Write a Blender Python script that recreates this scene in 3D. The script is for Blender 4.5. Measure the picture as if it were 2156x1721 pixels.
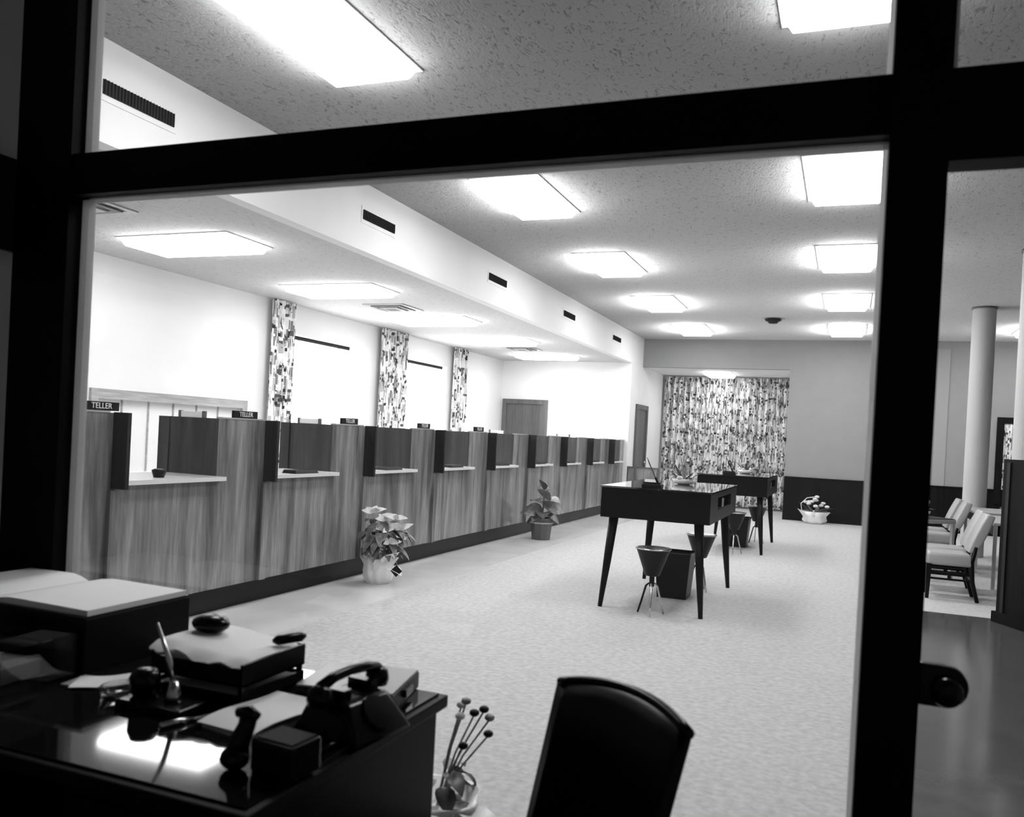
import bpy, bmesh, math, random
from mathutils import Vector, Matrix, Euler
PI = math.pi
for o in list(bpy.data.objects): bpy.data.objects.remove(o)
SC = bpy.context.scene
C = SC.collection
# ------------------------------------------------------------------ camera
YAW, PITCH, ROLL = 0.373914634, -0.0088474614, 0.0513467913
FPX, CYPX = 1796.208, 932.07
fw = Vector((-math.sin(YAW)*math.cos(PITCH), math.cos(YAW)*math.cos(PITCH), math.sin(PITCH)))
rt = Vector((math.cos(YAW), math.sin(YAW), 0)); up = rt.cross(fw)
r2 = rt*math.cos(ROLL) + up*math.sin(ROLL); u2 = -rt*math.sin(ROLL) + up*math.cos(ROLL)
cd = bpy.data.cameras.new('camera'); cam = bpy.data.objects.new('camera', cd); C.objects.link(cam)
M = Matrix((r2, u2, -fw)).transposed().to_4x4(); M.translation = Vector((0, 0, 1.46)); cam.matrix_world = M
cd.sensor_fit = 'HORIZONTAL'; cd.sensor_width = 36.0; cd.lens = FPX/2156*36
cd.shift_y = (CYPX-860.5)/2156; cd.clip_start = 0.05
cd.dof.use_dof = True; cd.dof.focus_distance = 9.5; cd.dof.aperture_fstop = 3.8
SC.camera = cam
# ------------------------------------------------------------------ world, exposure
w = bpy.data.worlds.new('world'); SC.world = w; w.use_nodes = True
w.node_tree.nodes['Background'].inputs[0].default_value = (0.8, 0.8, 0.8, 1)
w.node_tree.nodes['Background'].inputs[1].default_value = 0.3
SC.view_settings.view_transform = 'Standard'; SC.view_settings.look = 'None'
SC.view_settings.gamma = 1.0; SC.view_settings.use_curve_mapping = False
SC.view_settings.exposure = 1.45
LIGHT_MAIN, LIGHT_LOW, LIGHT_WIN = 8.0, 6.8, 2.5

# ------------------------------------------------------------------ materials
def newmat(name):
    m = bpy.data.materials.new(name); m.use_nodes = True
    nt = m.node_tree; b = nt.nodes['Principled BSDF']
    return m, nt, b
def g(v): return (v, v, v, 1)
def plain(name, v, rough=0.6, metal=0.0, spec=0.5, coat=0.0, noise=0.0, nscale=8.0, bump=0.0):
    m, nt, b = newmat(name)
    b.inputs['Base Color'].default_value = g(v); b.inputs['Roughness'].default_value = rough
    b.inputs['Metallic'].default_value = metal; b.inputs['Specular IOR Level'].default_value = spec
    b.inputs['Coat Weight'].default_value = coat
    if noise > 0 or bump > 0:
        tc = nt.nodes.new('ShaderNodeTexCoord'); n = nt.nodes.new('ShaderNodeTexNoise')
        n.inputs['Scale'].default_value = nscale; n.inputs['Detail'].default_value = 5
        nt.links.new(tc.outputs['Object'], n.inputs['Vector'])
        r = nt.nodes.new('ShaderNodeValToRGB')
        r.color_ramp.elements[0].position = 0.3; r.color_ramp.elements[1].position = 0.7
        r.color_ramp.elements[0].color = g(max(0, v*(1-noise))); r.color_ramp.elements[1].color = g(min(1, v*(1+noise)))
        nt.links.new(n.outputs['Fac'], r.inputs['Fac']); nt.links.new(r.outputs['Color'], b.inputs['Base Color'])
        if bump > 0:
            bp = nt.nodes.new('ShaderNodeBump'); bp.inputs['Strength'].default_value = bump; bp.inputs['Distance'].default_value = 0.01
            nt.links.new(n.outputs['Fac'], bp.inputs['Height']); nt.links.new(bp.outputs['Normal'], b.inputs['Normal'])
    return m
def wood(name, lo, hi, rough=0.3, sx=9.0, sz=0.55, axis='Z', coat=0.3, spec=0.5):
    m, nt, b = newmat(name)
    tc = nt.nodes.new('ShaderNodeTexCoord'); mp = nt.nodes.new('ShaderNodeMapping')
    geo = nt.nodes.new('ShaderNodeNewGeometry')
    s = [sx, sx, sx]; s['XYZ'.index(axis)] = sz; mp.inputs['Scale'].default_value = s
    nt.links.new(geo.outputs['Position'], mp.inputs['Vector'])
    n1 = nt.nodes.new('ShaderNodeTexNoise'); n1.inputs['Scale'].default_value = 1.0; n1.inputs['Detail'].default_value = 6; n1.inputs['Roughness'].default_value = 0.6
    n1.inputs['Distortion'].default_value = 0.6
    nt.links.new(mp.outputs['Vector'], n1.inputs['Vector'])
    r = nt.nodes.new('ShaderNodeValToRGB'); r.color_ramp.elements[0].position = 0.32; r.color_ramp.elements[1].position = 0.68
    r.color_ramp.elements[0].color = g(lo); r.color_ramp.elements[1].color = g(hi)
    nt.links.new(n1.outputs['Fac'], r.inputs['Fac'])
    n2 = nt.nodes.new('ShaderNodeTexNoise'); n2.inputs['Scale'].default_value = 7.0; n2.inputs['Detail'].default_value = 3
    nt.links.new(mp.outputs['Vector'], n2.inputs['Vector'])
    mx = nt.nodes.new('ShaderNodeMix'); mx.data_type = 'RGBA'; mx.blend_type = 'OVERLAY'; mx.inputs[0].default_value = 0.5
    nt.links.new(r.outputs['Color'], mx.inputs[6]); nt.links.new(n2.outputs['Fac'], mx.inputs[7])
    nt.links.new(mx.outputs[2], b.inputs['Base Color'])
    b.inputs['Specular IOR Level'].default_value = spec
    b.inputs['Roughness'].default_value = rough; b.inputs['Coat Weight'].default_value = coat; b.inputs['Coat Roughness'].default_value = 0.15
    return m
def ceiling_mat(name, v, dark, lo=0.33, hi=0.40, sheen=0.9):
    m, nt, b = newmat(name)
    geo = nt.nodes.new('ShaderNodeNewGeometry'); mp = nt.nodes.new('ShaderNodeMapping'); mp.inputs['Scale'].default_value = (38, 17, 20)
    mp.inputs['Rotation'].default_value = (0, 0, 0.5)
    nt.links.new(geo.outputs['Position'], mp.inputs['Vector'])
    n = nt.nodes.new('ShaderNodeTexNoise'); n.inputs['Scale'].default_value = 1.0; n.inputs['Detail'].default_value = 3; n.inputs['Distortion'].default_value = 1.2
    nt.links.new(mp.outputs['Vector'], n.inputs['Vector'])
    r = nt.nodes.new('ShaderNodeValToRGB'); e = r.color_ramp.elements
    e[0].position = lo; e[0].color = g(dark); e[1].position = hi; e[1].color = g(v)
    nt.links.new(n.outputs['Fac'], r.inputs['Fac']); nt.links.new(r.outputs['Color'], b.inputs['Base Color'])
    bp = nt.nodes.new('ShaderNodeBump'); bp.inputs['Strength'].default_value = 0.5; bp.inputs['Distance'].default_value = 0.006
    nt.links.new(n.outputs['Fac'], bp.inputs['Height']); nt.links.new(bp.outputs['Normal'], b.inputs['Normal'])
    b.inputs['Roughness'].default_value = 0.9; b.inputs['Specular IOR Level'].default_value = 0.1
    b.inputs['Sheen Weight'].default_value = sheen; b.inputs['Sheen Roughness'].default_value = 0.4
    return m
def drape_mat(name):
    m, nt, b = newmat(name)
    N = nt.nodes.new; L = nt.links.new
    uv = N('ShaderNodeTexCoord')
    def layer(sx, sy, off, detail, p0, p1, dist=0.0):
        mp = N('ShaderNodeMapping'); mp.inputs['Scale'].default_value = (sx, sy, 1); mp.inputs['Location'].default_value = (off, off*0.7, 0)
        L(uv.outputs['UV'], mp.inputs['Vector'])
        n = N('ShaderNodeTexNoise'); n.inputs['Scale'].default_value = 1.0; n.inputs['Detail'].default_value = detail; n.inputs['Distortion'].default_value = dist
        L(mp.outputs['Vector'], n.inputs['Vector'])
        r = N('ShaderNodeValToRGB'); r.color_ramp.elements[0].position = p0; r.color_ramp.elements[1].position = p1
        L(n.outputs['Fac'], r.inputs['Fac']); return r
    def cells(sx, sy, off, thr):
        mp = N('ShaderNodeMapping'); mp.inputs['Scale'].default_value = (sx, sy, 1); mp.inputs['Location'].default_value = (off, off, 0)
        L(uv.outputs['UV'], mp.inputs['Vector'])
        fl = N('ShaderNodeVectorMath'); fl.operation = 'FLOOR'; L(mp.outputs['Vector'], fl.inputs[0])
        wn = N('ShaderNodeTexWhiteNoise'); wn.noise_dimensions = '2D'; L(fl.outputs['Vector'], wn.inputs['Vector'])
        ad = N('ShaderNodeMath'); ad.operation = 'MULTIPLY_ADD'; L(band.outputs[0], ad.inputs[0]); ad.inputs[1].default_value = 0.06; L(wn.outputs['Value'], ad.inputs[2])
        gt = N('ShaderNodeMath'); gt.operation = 'GREATER_THAN'; gt.inputs[1].default_value = thr; L(ad.outputs[0], gt.inputs[0]); return gt
    # the print repeats in staggered rows of darker blocks
    sp = N('ShaderNodeSeparateXYZ'); L(uv.outputs['UV'], sp.inputs[0])
    cu = N('ShaderNodeMath'); cu.operation = 'MULTIPLY'; cu.inputs[1].default_value = 2*PI/0.62; L(sp.outputs[0], cu.inputs[0])
    cs = N('ShaderNodeMath'); cs.operation = 'SINE'; L(cu.outputs[0], cs.inputs[0])
    cv = N('ShaderNodeMath'); cv.operation = 'MULTIPLY'; cv.inputs[1].default_value = 2*PI/0.40; L(sp.outputs[1], cv.inputs[0])
    ca = N('ShaderNodeMath'); ca.operation = 'MULTIPLY_ADD'; L(cs.outputs[0], ca.inputs[0]); ca.inputs[1].default_value = 1.3; L(cv.outputs[0], ca.inputs[2])
    band = N('ShaderNodeMath'); band.operation = 'SINE'; L(ca.outputs[0], band.inputs[0])
    base = layer(16, 7, 3.1, 2, 0.35, 0.65)
    base.color_ramp.elements[0].color = g(0.66); base.color_ramp.elements[1].color = g(0.92)
    cur = base.outputs['Color']
    for args, col in (((22, 6, 0.3, 0.76), 0.45), ((38, 8, 7.7, 0.86), 0.22), ((20, 24, 4.2, 0.92), 0.10), ((36, 22, 2.2, 0.93), 0.03)):
        c = cells(*args); mx = N('ShaderNodeMix'); mx.data_type = 'RGBA'
        L(c.outputs[0], mx.inputs[0]); L(cur, mx.inputs[6]); mx.inputs[7].default_value = g(col); cur = mx.outputs[2]
    st = layer(46, 5, 9.0, 3, 0.60, 0.65, 0.4)
    mx = N('ShaderNodeMix'); mx.data_type = 'RGBA'; L(st.outputs['Color'], mx.inputs[0]); L(cur, mx.inputs[6]); mx.inputs[7].default_value = g(0.07)
    L(mx.outputs[2], b.inputs['Base Color']); b.inputs['Roughness'].default_value = 0.9; b.inputs['Specular IOR Level'].default_value = 0.1
    return m
def emis(name, v, s):
    m, nt, b = newmat(name)
    b.inputs['Base Color'].default_value = g(v); b.inputs['Emission Color'].default_value = g(1.0); b.inputs['Emission Strength'].default_value = s
    return m
def glass(name, refl=1.0, tint=0.98):
    m, nt, b = newmat(name); nt.nodes.remove(b)
    out = nt.nodes['Material Output']
    t = nt.nodes.new('ShaderNodeBsdfTransparent'); t.inputs[0].default_value = g(tint)
    gl = nt.nodes.new('ShaderNodeBsdfGlossy'); gl.inputs['Roughness'].default_value = 0.0
    f0 = nt.nodes.new('ShaderNodeLayerWeight'); f0.inputs['Blend'].default_value = 0.5
    f = nt.nodes.new('ShaderNodeMath'); f.operation = 'POWER'; f.inputs[1].default_value = 5.0
    nt.links.new(f0.outputs['Facing'], f.inputs[0])
    mu = nt.nodes.new('ShaderNodeMath'); mu.operation = 'MULTIPLY_ADD'; mu.inputs[1].default_value = 0.9*min(refl, 1); mu.inputs[2].default_value = 0.035*refl; mu.use_clamp = True
    mx = nt.nodes.new('ShaderNodeMixShader')
    nt.links.new(f.outputs[0], mu.inputs[0]); nt.links.new(mu.outputs[0], mx.inputs[0])
    nt.links.new(t.outputs[0], mx.inputs[1]); nt.links.new(gl.outputs[0], mx.inputs[2]); nt.links.new(mx.outputs[0], out.inputs['Surface'])
    return m
MT = dict(
    wall=plain('plaster_white', 0.78, 0.85, noise=0.02, nscale=3), wallreflection=plain('plaster_reflection', 0.33, 0.85), wallgrey=plain('plaster_grey', 0.29, 0.85, noise=0.03, nscale=4),
    officewall=plain('plaster_office', 0.45, 0.85, noise=0.03),
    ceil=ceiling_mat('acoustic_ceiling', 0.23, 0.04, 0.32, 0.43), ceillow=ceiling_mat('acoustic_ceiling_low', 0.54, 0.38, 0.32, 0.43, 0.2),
    carpet=plain('carpet', 0.50, 0.95, spec=0.1, noise=0.14, nscale=26, bump=0.4), tile=plain('floor_tile', 0.74, 0.18, noise=0.08, nscale=2.2),
    darktile=plain('aisle_tile', 0.08, 0.14, noise=0.15, nscale=5),
    counter=wood('counter_wood', 0.065, 0.30, rough=0.26, sx=6.0), counterdark=wood('counter_wood_dark', 0.012, 0.03, rough=0.5, coat=0.0, spec=0.2), divider=wood('divider_wood_shaded', 0.014, 0.055, rough=0.4, coat=0.1),  # divider wood is darkened, so the shade inside the openings is in its colour
    plinth=plain('plinth_black', 0.006, 0.4, spec=0.3), trimwood=wood('casing_wood', 0.06, 0.13, rough=0.45), doorwood=wood('door_wood', 0.06, 0.11, rough=0.45),
    palewood=wood('pale_casing_wood', 0.28, 0.42, rough=0.5, axis='Y'),
    ledge=plain('ledge_pale', 0.70, 0.25), black=plain('black_wood', 0.004, 0.4, spec=0.12), partition=plain('partition_dark_wood', 0.003, 0.5, spec=0.08),
    tabletop=plain('dark_glass_top', 0.02, 0.03, spec=0.8, coat=1.0), bead=plain('glazing_bead', 0.8, 0.35), greymetal=plain('grey_metal', 0.42, 0.35),
    desk=plain('desk_black', 0.003, 0.45, spec=0.1), desktop=plain('desk_glass_top', 0.006, 0.06, spec=0.55), caselid=plain('case_lid', 0.10, 0.3, spec=0.6),
    leather=plain('black_leather', 0.003, 0.25, spec=0.2), plastic=plain('black_bakelite', 0.003, 0.22, spec=0.22), metal=plain('chrome', 0.6, 0.25, metal=1.0),
    darkmetal=plain('dark_metal', 0.006, 0.4, spec=0.2), paper=plain('paper', 0.93, 0.8), paper2=plain('paper_grey', 0.5, 0.8), white=plain('white_paint', 0.75, 0.5),
    whitevinyl=plain('pale_vinyl', 0.37, 0.35), legdark=plain('chair_leg_dark', 0.005, 0.35, spec=0.2), wains=wood('wainscot_dark', 0.004, 0.010, rough=0.6, coat=0.0, spec=0.1),
    slot=plain('vent_dark', 0.006, 0.8), leaf=plain('leaf_dark', 0.10, 0.4, noise=0.5, nscale=25), leafmid=plain('leaf_mid', 0.25, 0.35, noise=0.4, nscale=20),
    bract=plain('bract_white', 0.72, 0.6, noise=0.2, nscale=30), foil=plain('foil_white', 0.9, 0.3), foildark=plain('foil_dark', 0.09, 0.3), soil=plain('soil', 0.02, 0.9),
    column=plain('column_paint', 0.45, 0.6), drape=drape_mat('drape_print'), window=emis('daylight_pane', 0.8, LIGHT_WIN), lamprecess=emis('lamp_lens_recess', 0.9, 4.5), lampmain=emis('lamp_lens', 0.9, LIGHT_MAIN), lamplow=emis('lamp_lens_low', 0.9, LIGHT_LOW),
    glass=glass('pane_glass'), smoke=glass('smoke_glass', 2.0, 0.55), clear=glass('clear_glass', 2.5, 0.9), letter=plain('sign_letter', 0.85, 0.6), sign=plain('sign_black', 0.008, 0.4, spec=0.2),
    signgrey=plain('sign_grey', 0.12, 0.4), darkplate=plain('dark_plate', 0.01, 0.7, spec=0.1), ash=plain('ash_sand', 0.6, 0.9))

def gasket(name):
    m, nt, b = newmat(name); out = nt.nodes['Material Output']
    t = nt.nodes.new('ShaderNodeBsdfTranslucent'); t.inputs[0].default_value = g(0.8)
    b.inputs['Base Color'].default_value = g(0.7); b.inputs['Roughness'].default_value = 0.4
    mx = nt.nodes.new('ShaderNodeMixShader'); mx.inputs[0].default_value = 0.5
    nt.links.new(b.outputs[0], mx.inputs[1]); nt.links.new(t.outputs[0], mx.inputs[2]); nt.links.new(mx.outputs[0], out.inputs['Surface'])
    return m
MT['bead'] = gasket('glazing_gasket')
# ------------------------------------------------------------------ mesh helpers
class MB:
    def __init__(s): s.v = []; s.f = []; s.uv = None
    def add(s, vs, fs):
        o = len(s.v); s.v += [tuple(v) for v in vs]; s.f += [tuple(i+o for i in f) for f in fs]; return s
    def box(s, x0, x1, y0, y1, z0, z1):
        return s.add([(x0,y0,z0),(x1,y0,z0),(x1,y1,z0),(x0,y1,z0),(x0,y0,z1),(x1,y0,z1),(x1,y1,z1),(x0,y1,z1)],
                     [(3,2,1,0),(4,5,6,7),(0,1,5,4),(1,2,6,5),(2,3,7,6),(3,0,4,7)])
    def taper(s, c0, h0, c1, h1):   # box between a bottom rectangle and a top rectangle
        vs = [(c0[0]+sx*h0[0], c0[1]+sy*h0[1], c0[2]) for sx, sy in ((-1,-1),(1,-1),(1,1),(-1,1))] + [(c1[0]+sx*h1[0], c1[1]+sy*h1[1], c1[2]) for sx, sy in ((-1,-1),(1,-1),(1,1),(-1,1))]
        return s.add(vs, [(3,2,1,0),(4,5,6,7),(0,1,5,4),(1,2,6,5),(2,3,7,6),(3,0,4,7)])
    def tube(s, pts, rad, n=10, cap=True):
        pts = [Vector(p) for p in pts]
        if not isinstance(rad, (list, tuple)): rad = [rad]*len(pts)
        rings = []; prev = None
        for i, p in enumerate(pts):
            d = (pts[min(i+1, len(pts)-1)] - pts[max(i-1, 0)]).normalized()
            a = (prev - d*prev.dot(d)) if prev else d.orthogonal()
            a.normalize(); prev = a; b = d.cross(a)
            rings.append([p + (a*math.cos(t*2*PI/n) + b*math.sin(t*2*PI/n))*rad[i] for t in range(n)])
        vs = [v for r in rings for v in r]; fs = []
        for i in range(len(pts)-1):
            for t in range(n): fs.append((i*n+t, i*n+(t+1)%n, (i+1)*n+(t+1)%n, (i+1)*n+t))
        if cap: fs.append(tuple(range(n-1, -1, -1))); fs.append(tuple((len(pts)-1)*n+t for t in range(n)))
        return s.add(vs, fs)
    def lathe(s, prof, c=(0,0,0), n=24, mod=None):
        vs = []; fs = []
        for i, (r, z) in enumerate(prof):
            for t in range(n):
                a = t*2*PI/n; rr = r*(mod(a, i) if mod else 1)
                vs.append((c[0]+rr*math.cos(a), c[1]+rr*math.sin(a), c[2]+z))
        for i in range(len(prof)-1):
            for t in range(n): fs.append((i*n+t, i*n+(t+1)%n, (i+1)*n+(t+1)%n, (i+1)*n+t))
        fs.append(tuple(range(n-1, -1, -1))); fs.append(tuple((len(prof)-1)*n+t for t in range(n)))
        return s.add(vs, fs)
    def ball(s, c, r, n=10, m=6):
        if not isinstance(r, (tuple, list)): r = (r, r, r)
        vs = [(c[0], c[1], c[2]-r[2])]
        for i in range(1, m):
            th = -PI/2 + PI*i/m
            for t in range(n): a = t*2*PI/n; vs.append((c[0]+r[0]*math.cos(th)*math.cos(a), c[1]+r[1]*math.cos(th)*math.sin(a), c[2]+r[2]*math.sin(th)))
        vs.append((c[0], c[1], c[2]+r[2])); fs = []
        for t in range(n): fs.append((0, 1+(t+1)%n, 1+t))
        for i in range(m-2):
            for t in range(n): fs.append((1+i*n+t, 1+i*n+(t+1)%n, 1+(i+1)*n+(t+1)%n, 1+(i+1)*n+t))
        L = len(vs)-1
        for t in range(n): fs.append((1+(m-2)*n+t, 1+(m-2)*n+(t+1)%n, L))
        return s.add(vs, fs)
    def prism(s, poly, axis, a0, a1):   # polygon (2D) extruded along an axis
        def P(p, a): return {'X': (a, p[0], p[1]), 'Y': (p[0], a, p[1]), 'Z': (p[0], p[1], a)}[axis]
        n = len(poly); vs = [P(p, a0) for p in poly] + [P(p, a1) for p in poly]
        fs = [tuple(range(n-1, -1, -1)), tuple(range(n, 2*n))] + [(i, (i+1) % n, n+(i+1) % n, n+i) for i in range(n)]
        return s.add(vs, fs)
    def leaf(s, base, d, L, W, droop=0.5, fold=0.25, upv=(0,0,1), n=6, pw=0.8):
        d = Vector(d).normalized(); side = d.cross(Vector(upv))
        side = side.normalized() if side.length > 1e-4 else Vector((1,0,0))
        p = Vector(base); vs = []; fs = []; dd = d.copy()
        for i in range(n+1):
            t = i/n; wd = W*0.5*max(0.04, math.sin(PI*min(1, t**pw*0.96+0.02)))
            nrm = side.cross(dd).normalized()
            vs += [p - side*wd + nrm*wd*fold, p.copy(), p + side*wd + nrm*wd*fold]
            dd = (dd + Vector((0,0,-1))*droop/n).normalized(); p = p + dd*(L/n)
        for i in range(n):
            for k in (0, 1): fs.append((i*3+k, i*3+k+1, i*3+k+4, i*3+k+3))
        return s.add(vs, fs)
    def build(s, name, mat, parent=None, loc=None, smooth=False, bevel=0.0, rotz=0.0):
        me = bpy.data.meshes.new(name); me.from_pydata(s.v, [], s.f)
        bm = bmesh.new(); bm.from_mesh(me); bmesh.ops.recalc_face_normals(bm, faces=bm.faces)
        if bevel > 0:
            bmesh.ops.bevel(bm, geom=list(bm.edges), offset=bevel, segments=2, profile=0.6, affect='EDGES', clamp_overlap=True)
        bm.to_mesh(me); bm.free()
        if s.uv:
            ul = me.uv_layers.new(name='UVMap')
            for lp in me.loops: ul.data[lp.index].uv = s.uv[lp.vertex_index]
        if smooth:
            for p in me.polygons: p.use_smooth = True
        me.materials.append(MT[mat] if isinstance(mat, str) else mat)
        o = bpy.data.objects.new(name, me); C.objects.link(o)
        if parent: o.parent = parent
        if loc: o.location = loc
        if rotz: o.rotation_euler.z = rotz
        return o
def BX(*a): return MB().box(*a)
def empty(name, loc=(0,0,0), rotz=0.0):
    o = bpy.data.objects.new(name, None); C.objects.link(o); o.location = loc; o.rotation_euler.z = rotz; o.empty_display_size = 0.1; return o
def tag(o, label=None, cat=None, group=None, kind=None):
    if label: o['label'] = label
    if cat: o['category'] = cat
    if group: o['group'] = group
    if kind: o['kind'] = kind
    return o
def struct(o, label=None): o['kind'] = 'structure'; o['label'] = label or o.name.replace('_', ' '); return o
def dup(o, parent=None):
    c = o.copy(); C.objects.link(c); c.parent = parent
    for ch in list(o.children): dup(ch, c)
    return c

# ------------------------------------------------------------------ key planes (metres)
ZC, ZL = 3.71, 3.09            # main ceiling, low ceiling over the tellers
XS, XC, XW = -4.25, -4.33, -7.15
YP, YF, YE, YR = 2.19, 18.46, 17.44, 20.80
XRC = -1.17                    # right side of the curtain recess
XR, XO0, XO1, YB = 6.0, -2.80, 1.42, -1.6
# ------------------------------------------------------------------ structure
struct(BX(XW-.2, XR, YB-.2, YR+.2, -.12, 0).build('floor', 'tile'), 'pale polished tile floor along the teller counter')
struct(BX(-3.60, 0.22, YP+.1, YF, 0, .006).build('floor_carpet', 'carpet'), 'pale carpet field across the lobby')
struct(BX(0.22, XR, 8.90, YF, 0, .006).build('floor_carpet_seating', 'carpet'), 'pale carpet under the visitor chairs')
struct(BX(0.22, XR, YP+.1, 8.90, 0, .004).build('floor_aisle', 'darktile'), 'dark glossy tile aisle outside the doorway')
struct(BX(-3.60, XRC, YF, YR, 0, .006).build('floor_carpet_recess', 'carpet'), 'carpet in the curtained recess')
struct(BX(XO0, XO1, YB, YP+.1, 0, .005).build('floor_office', 'darktile'), 'office floor under the desk')
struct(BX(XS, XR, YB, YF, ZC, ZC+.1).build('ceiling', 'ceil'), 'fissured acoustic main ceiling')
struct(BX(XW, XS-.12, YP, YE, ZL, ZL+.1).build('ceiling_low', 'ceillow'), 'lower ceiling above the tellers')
struct(BX(XS-.12, XS, YP, YR, ZL, ZC).build('wall_soffit', 'wall'), 'pale soffit face with air vents above the teller counter')
struct(BX(XS, XRC, YF+.15, YR, 3.10, 3.2).build('ceiling_recess', 'wall'), 'ceiling of the curtained recess')
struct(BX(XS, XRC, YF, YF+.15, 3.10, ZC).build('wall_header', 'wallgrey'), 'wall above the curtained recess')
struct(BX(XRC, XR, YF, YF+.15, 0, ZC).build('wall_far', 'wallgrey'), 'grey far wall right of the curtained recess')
struct(BX(XRC, XRC+.15, YF+.15, YR, 0, 3.2).build('wall_recess', 'wall'), 'right side wall of the curtained recess')
struct(BX(XS, XRC, YR, YR+.15, 0, 3.2).build('wall_recess_back', 'wall'), 'back wall behind the long curtain')
struct(BX(XS-.12, XS, YE, YR, 0, ZL).build('wall_side', 'wall'), 'white wall with narrow door beyond the counter')
struct(BX(XW, XS-.12, YE, YE+.15, 0, ZL).build('wall_end', 'wall'), 'white end wall behind the tellers')
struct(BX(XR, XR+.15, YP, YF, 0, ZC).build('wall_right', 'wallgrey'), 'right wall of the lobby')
struct(BX(XW, XO0-.12, YP, YP+.12, 0, ZC).build('wall_front_left', 'wall'), 'front lobby wall left of the glass partition')
struct(BX(XO1, XR, YP, YP+.12, 0, ZC).build('wall_front_right', 'wall'), 'front lobby wall right of the doorway')
struct(BX(XO0-.12, XO0, YB, YP+.12, 0, ZC).build('wall_left', 'officewall'), 'grey left wall of the dark office')
struct(BX(XO1, XO1+.12, YB, YP, 0, ZC).build('wall_office_right', 'officewall'), 'right wall of the office')
struct(BX(XO0-.12, XO1+.12, YB-.12, YB, 0, ZC).build('wall_back', 'officewall'), 'back wall of the office')
struct(BX(XO0, XO0+.03, 1.2, YP, 2.02, 2.34).build('trim_1', 'partition'), 'dark wood band on the office left wall')
# window wall with three openings
wy = [(6.55, 8.78, 0.85, 1.62), (9.70, 11.38, 0.85, 2.69), (12.93, 14.64, 0.85, 2.69)]
mb = MB(); y = YP
for (a, b_, z0, z1) in wy:
    mb.box(XW-.16, XW, y, a, 0, ZL); mb.box(XW-.16, XW, a, b_, 0, z0); mb.box(XW-.16, XW, a, b_, z1, ZL); y = b_
mb.box(XW-.16, XW, y, YE+.15, 0, ZL)
struct(mb.build('wall_windows', 'wall'), 'white wall with windows behind the tellers')
for i, (a, b_, z0, z1) in enumerate(wy[1:]):
    e = struct(empty('window_%d' % (i+1), (XW-.13, (a+b_)/2, z0)), 'bright frosted window %s' % ('between the first and second patterned drapes' if i == 0 else 'between the second and third patterned drapes'))
    hw = (b_-a)/2; h = z1-z0
    BX(-.01, 0, -hw, -0.55*hw, 0, h).build('pane', 'window', e); BX(-.01, 0, -0.52*hw, .66*hw, 0, h).build('pane', 'window', e); BX(-.01, 0, .69*hw, hw, 0, h).build('pane', 'window', e)
    BX(-.012, .012, -.55*hw, -.52*hw, 0, h).build('mullion', 'white', e); BX(-.012, .012, .66*hw, .69*hw, 0, h).build('mullion', 'white', e)
    BX(.0, .03, -hw, hw, h-.05, h).build('dark_head_strip', 'slot', e)  # plain dark strip across the top of the panes
a, b_, z0, z1 = wy[0]
e = struct(empty('window_3', (XW, (a+b_)/2, z0)), 'wide pale wood framed service window left of the drapes'); hw = (b_-a)/2; h = z1-z0
BX(0, .035, -hw-.09, hw+.09, h, h+.1).build('casing_head', 'palewood', e)
BX(0, .035, hw, hw+.09, 0, h).build('casing_side', 'palewood', e); BX(0, .035, -hw-.09, -hw, 0, h).build('casing_side', 'palewood', e)
for k in range(6):
    BX(-.05, -.04, -hw+k*hw/3+.01, -hw+(k+1)*hw/3-.01, 0, h).build('pane', 'white', e)
for k in range(1, 6): BX(-.05, -.03, -hw+k*hw/3-.01, -hw+k*hw/3+.01, 0, h).build('mullion', 'palewood', e)
# doors
def door(n, label, horiz, x0, x1, yz, h, m, face):
    # horiz: door lies in a wall of constant Y (True) or constant X
    e = struct(empty('door_%d' % n, ((x0+x1)/2, yz, 0) if horiz else (yz, (x0+x1)/2, 0)), label)
    hw = (x1-x0)/2
    def bxx(u0, u1, d0, d1, z0, z1): return BX(u0, u1, min(d0*face, d1*face), max(d0*face, d1*face), z0, z1) if horiz else BX(min(d0*face, d1*face), max(d0*face, d1*face), u0, u1, z0, z1)
    bxx(-hw+.1, hw-.1, 0, .02, 0.01, h-.1).build('door_leaf', m, e)
    bxx(-hw, -hw+.1, 0, .05, 0, h).build('jamb', 'trimwood', e); bxx(hw-.1, hw, 0, .05, 0, h).build('jamb', 'trimwood', e)
    bxx(-hw+.1, hw-.1, 0, .05, h-.1, h).build('head_casing', 'trimwood', e)
    MB().ball((hw-.17, .045*face, 1.0) if horiz else (.045*face, hw-.17, 1.0), .028).build('door_knob', 'metal', e, smooth=True)
    return e
door(1, 'dark wood door with wood casing on the end wall behind the tellers', True, -7.10, -6.05, YE, 2.25, 'doorwood', -1)
door(2, 'narrow-looking wood door on the side wall left of the curtain', False, 17.95, 19.02, XS, 2.26, 'doorwood', 1)
# wainscot on the far wall
struct(BX(XRC, XR, YF-.03, YF, 0.1, .87).build('trim_2', 'wains'), 'dark wainscot on the far wall')
struct(BX(XRC, XR, YF-.045, YF, .87, .90).build('trim_3', 'wains'), 'cap rail of the dark wainscot')
struct(BX(XRC, XR, YF-.045, YF, 0, .1).build('baseboard_far', 'wains'), 'baseboard below the dark wainscot')
struct(BX(1.0, 1.78, YF-.012, YF, .9, 3.55).build('wall_reflection', 'wallreflection'), 'painted glass reflection, a lighter upright patch on the far wall beside the column')  # thin paler slab stands in for a reflection in the glass
struct(BX(XS, XS+.015, YE+.01, 17.94, 0, .1).build('baseboard_side', 'trimwood'))
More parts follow.
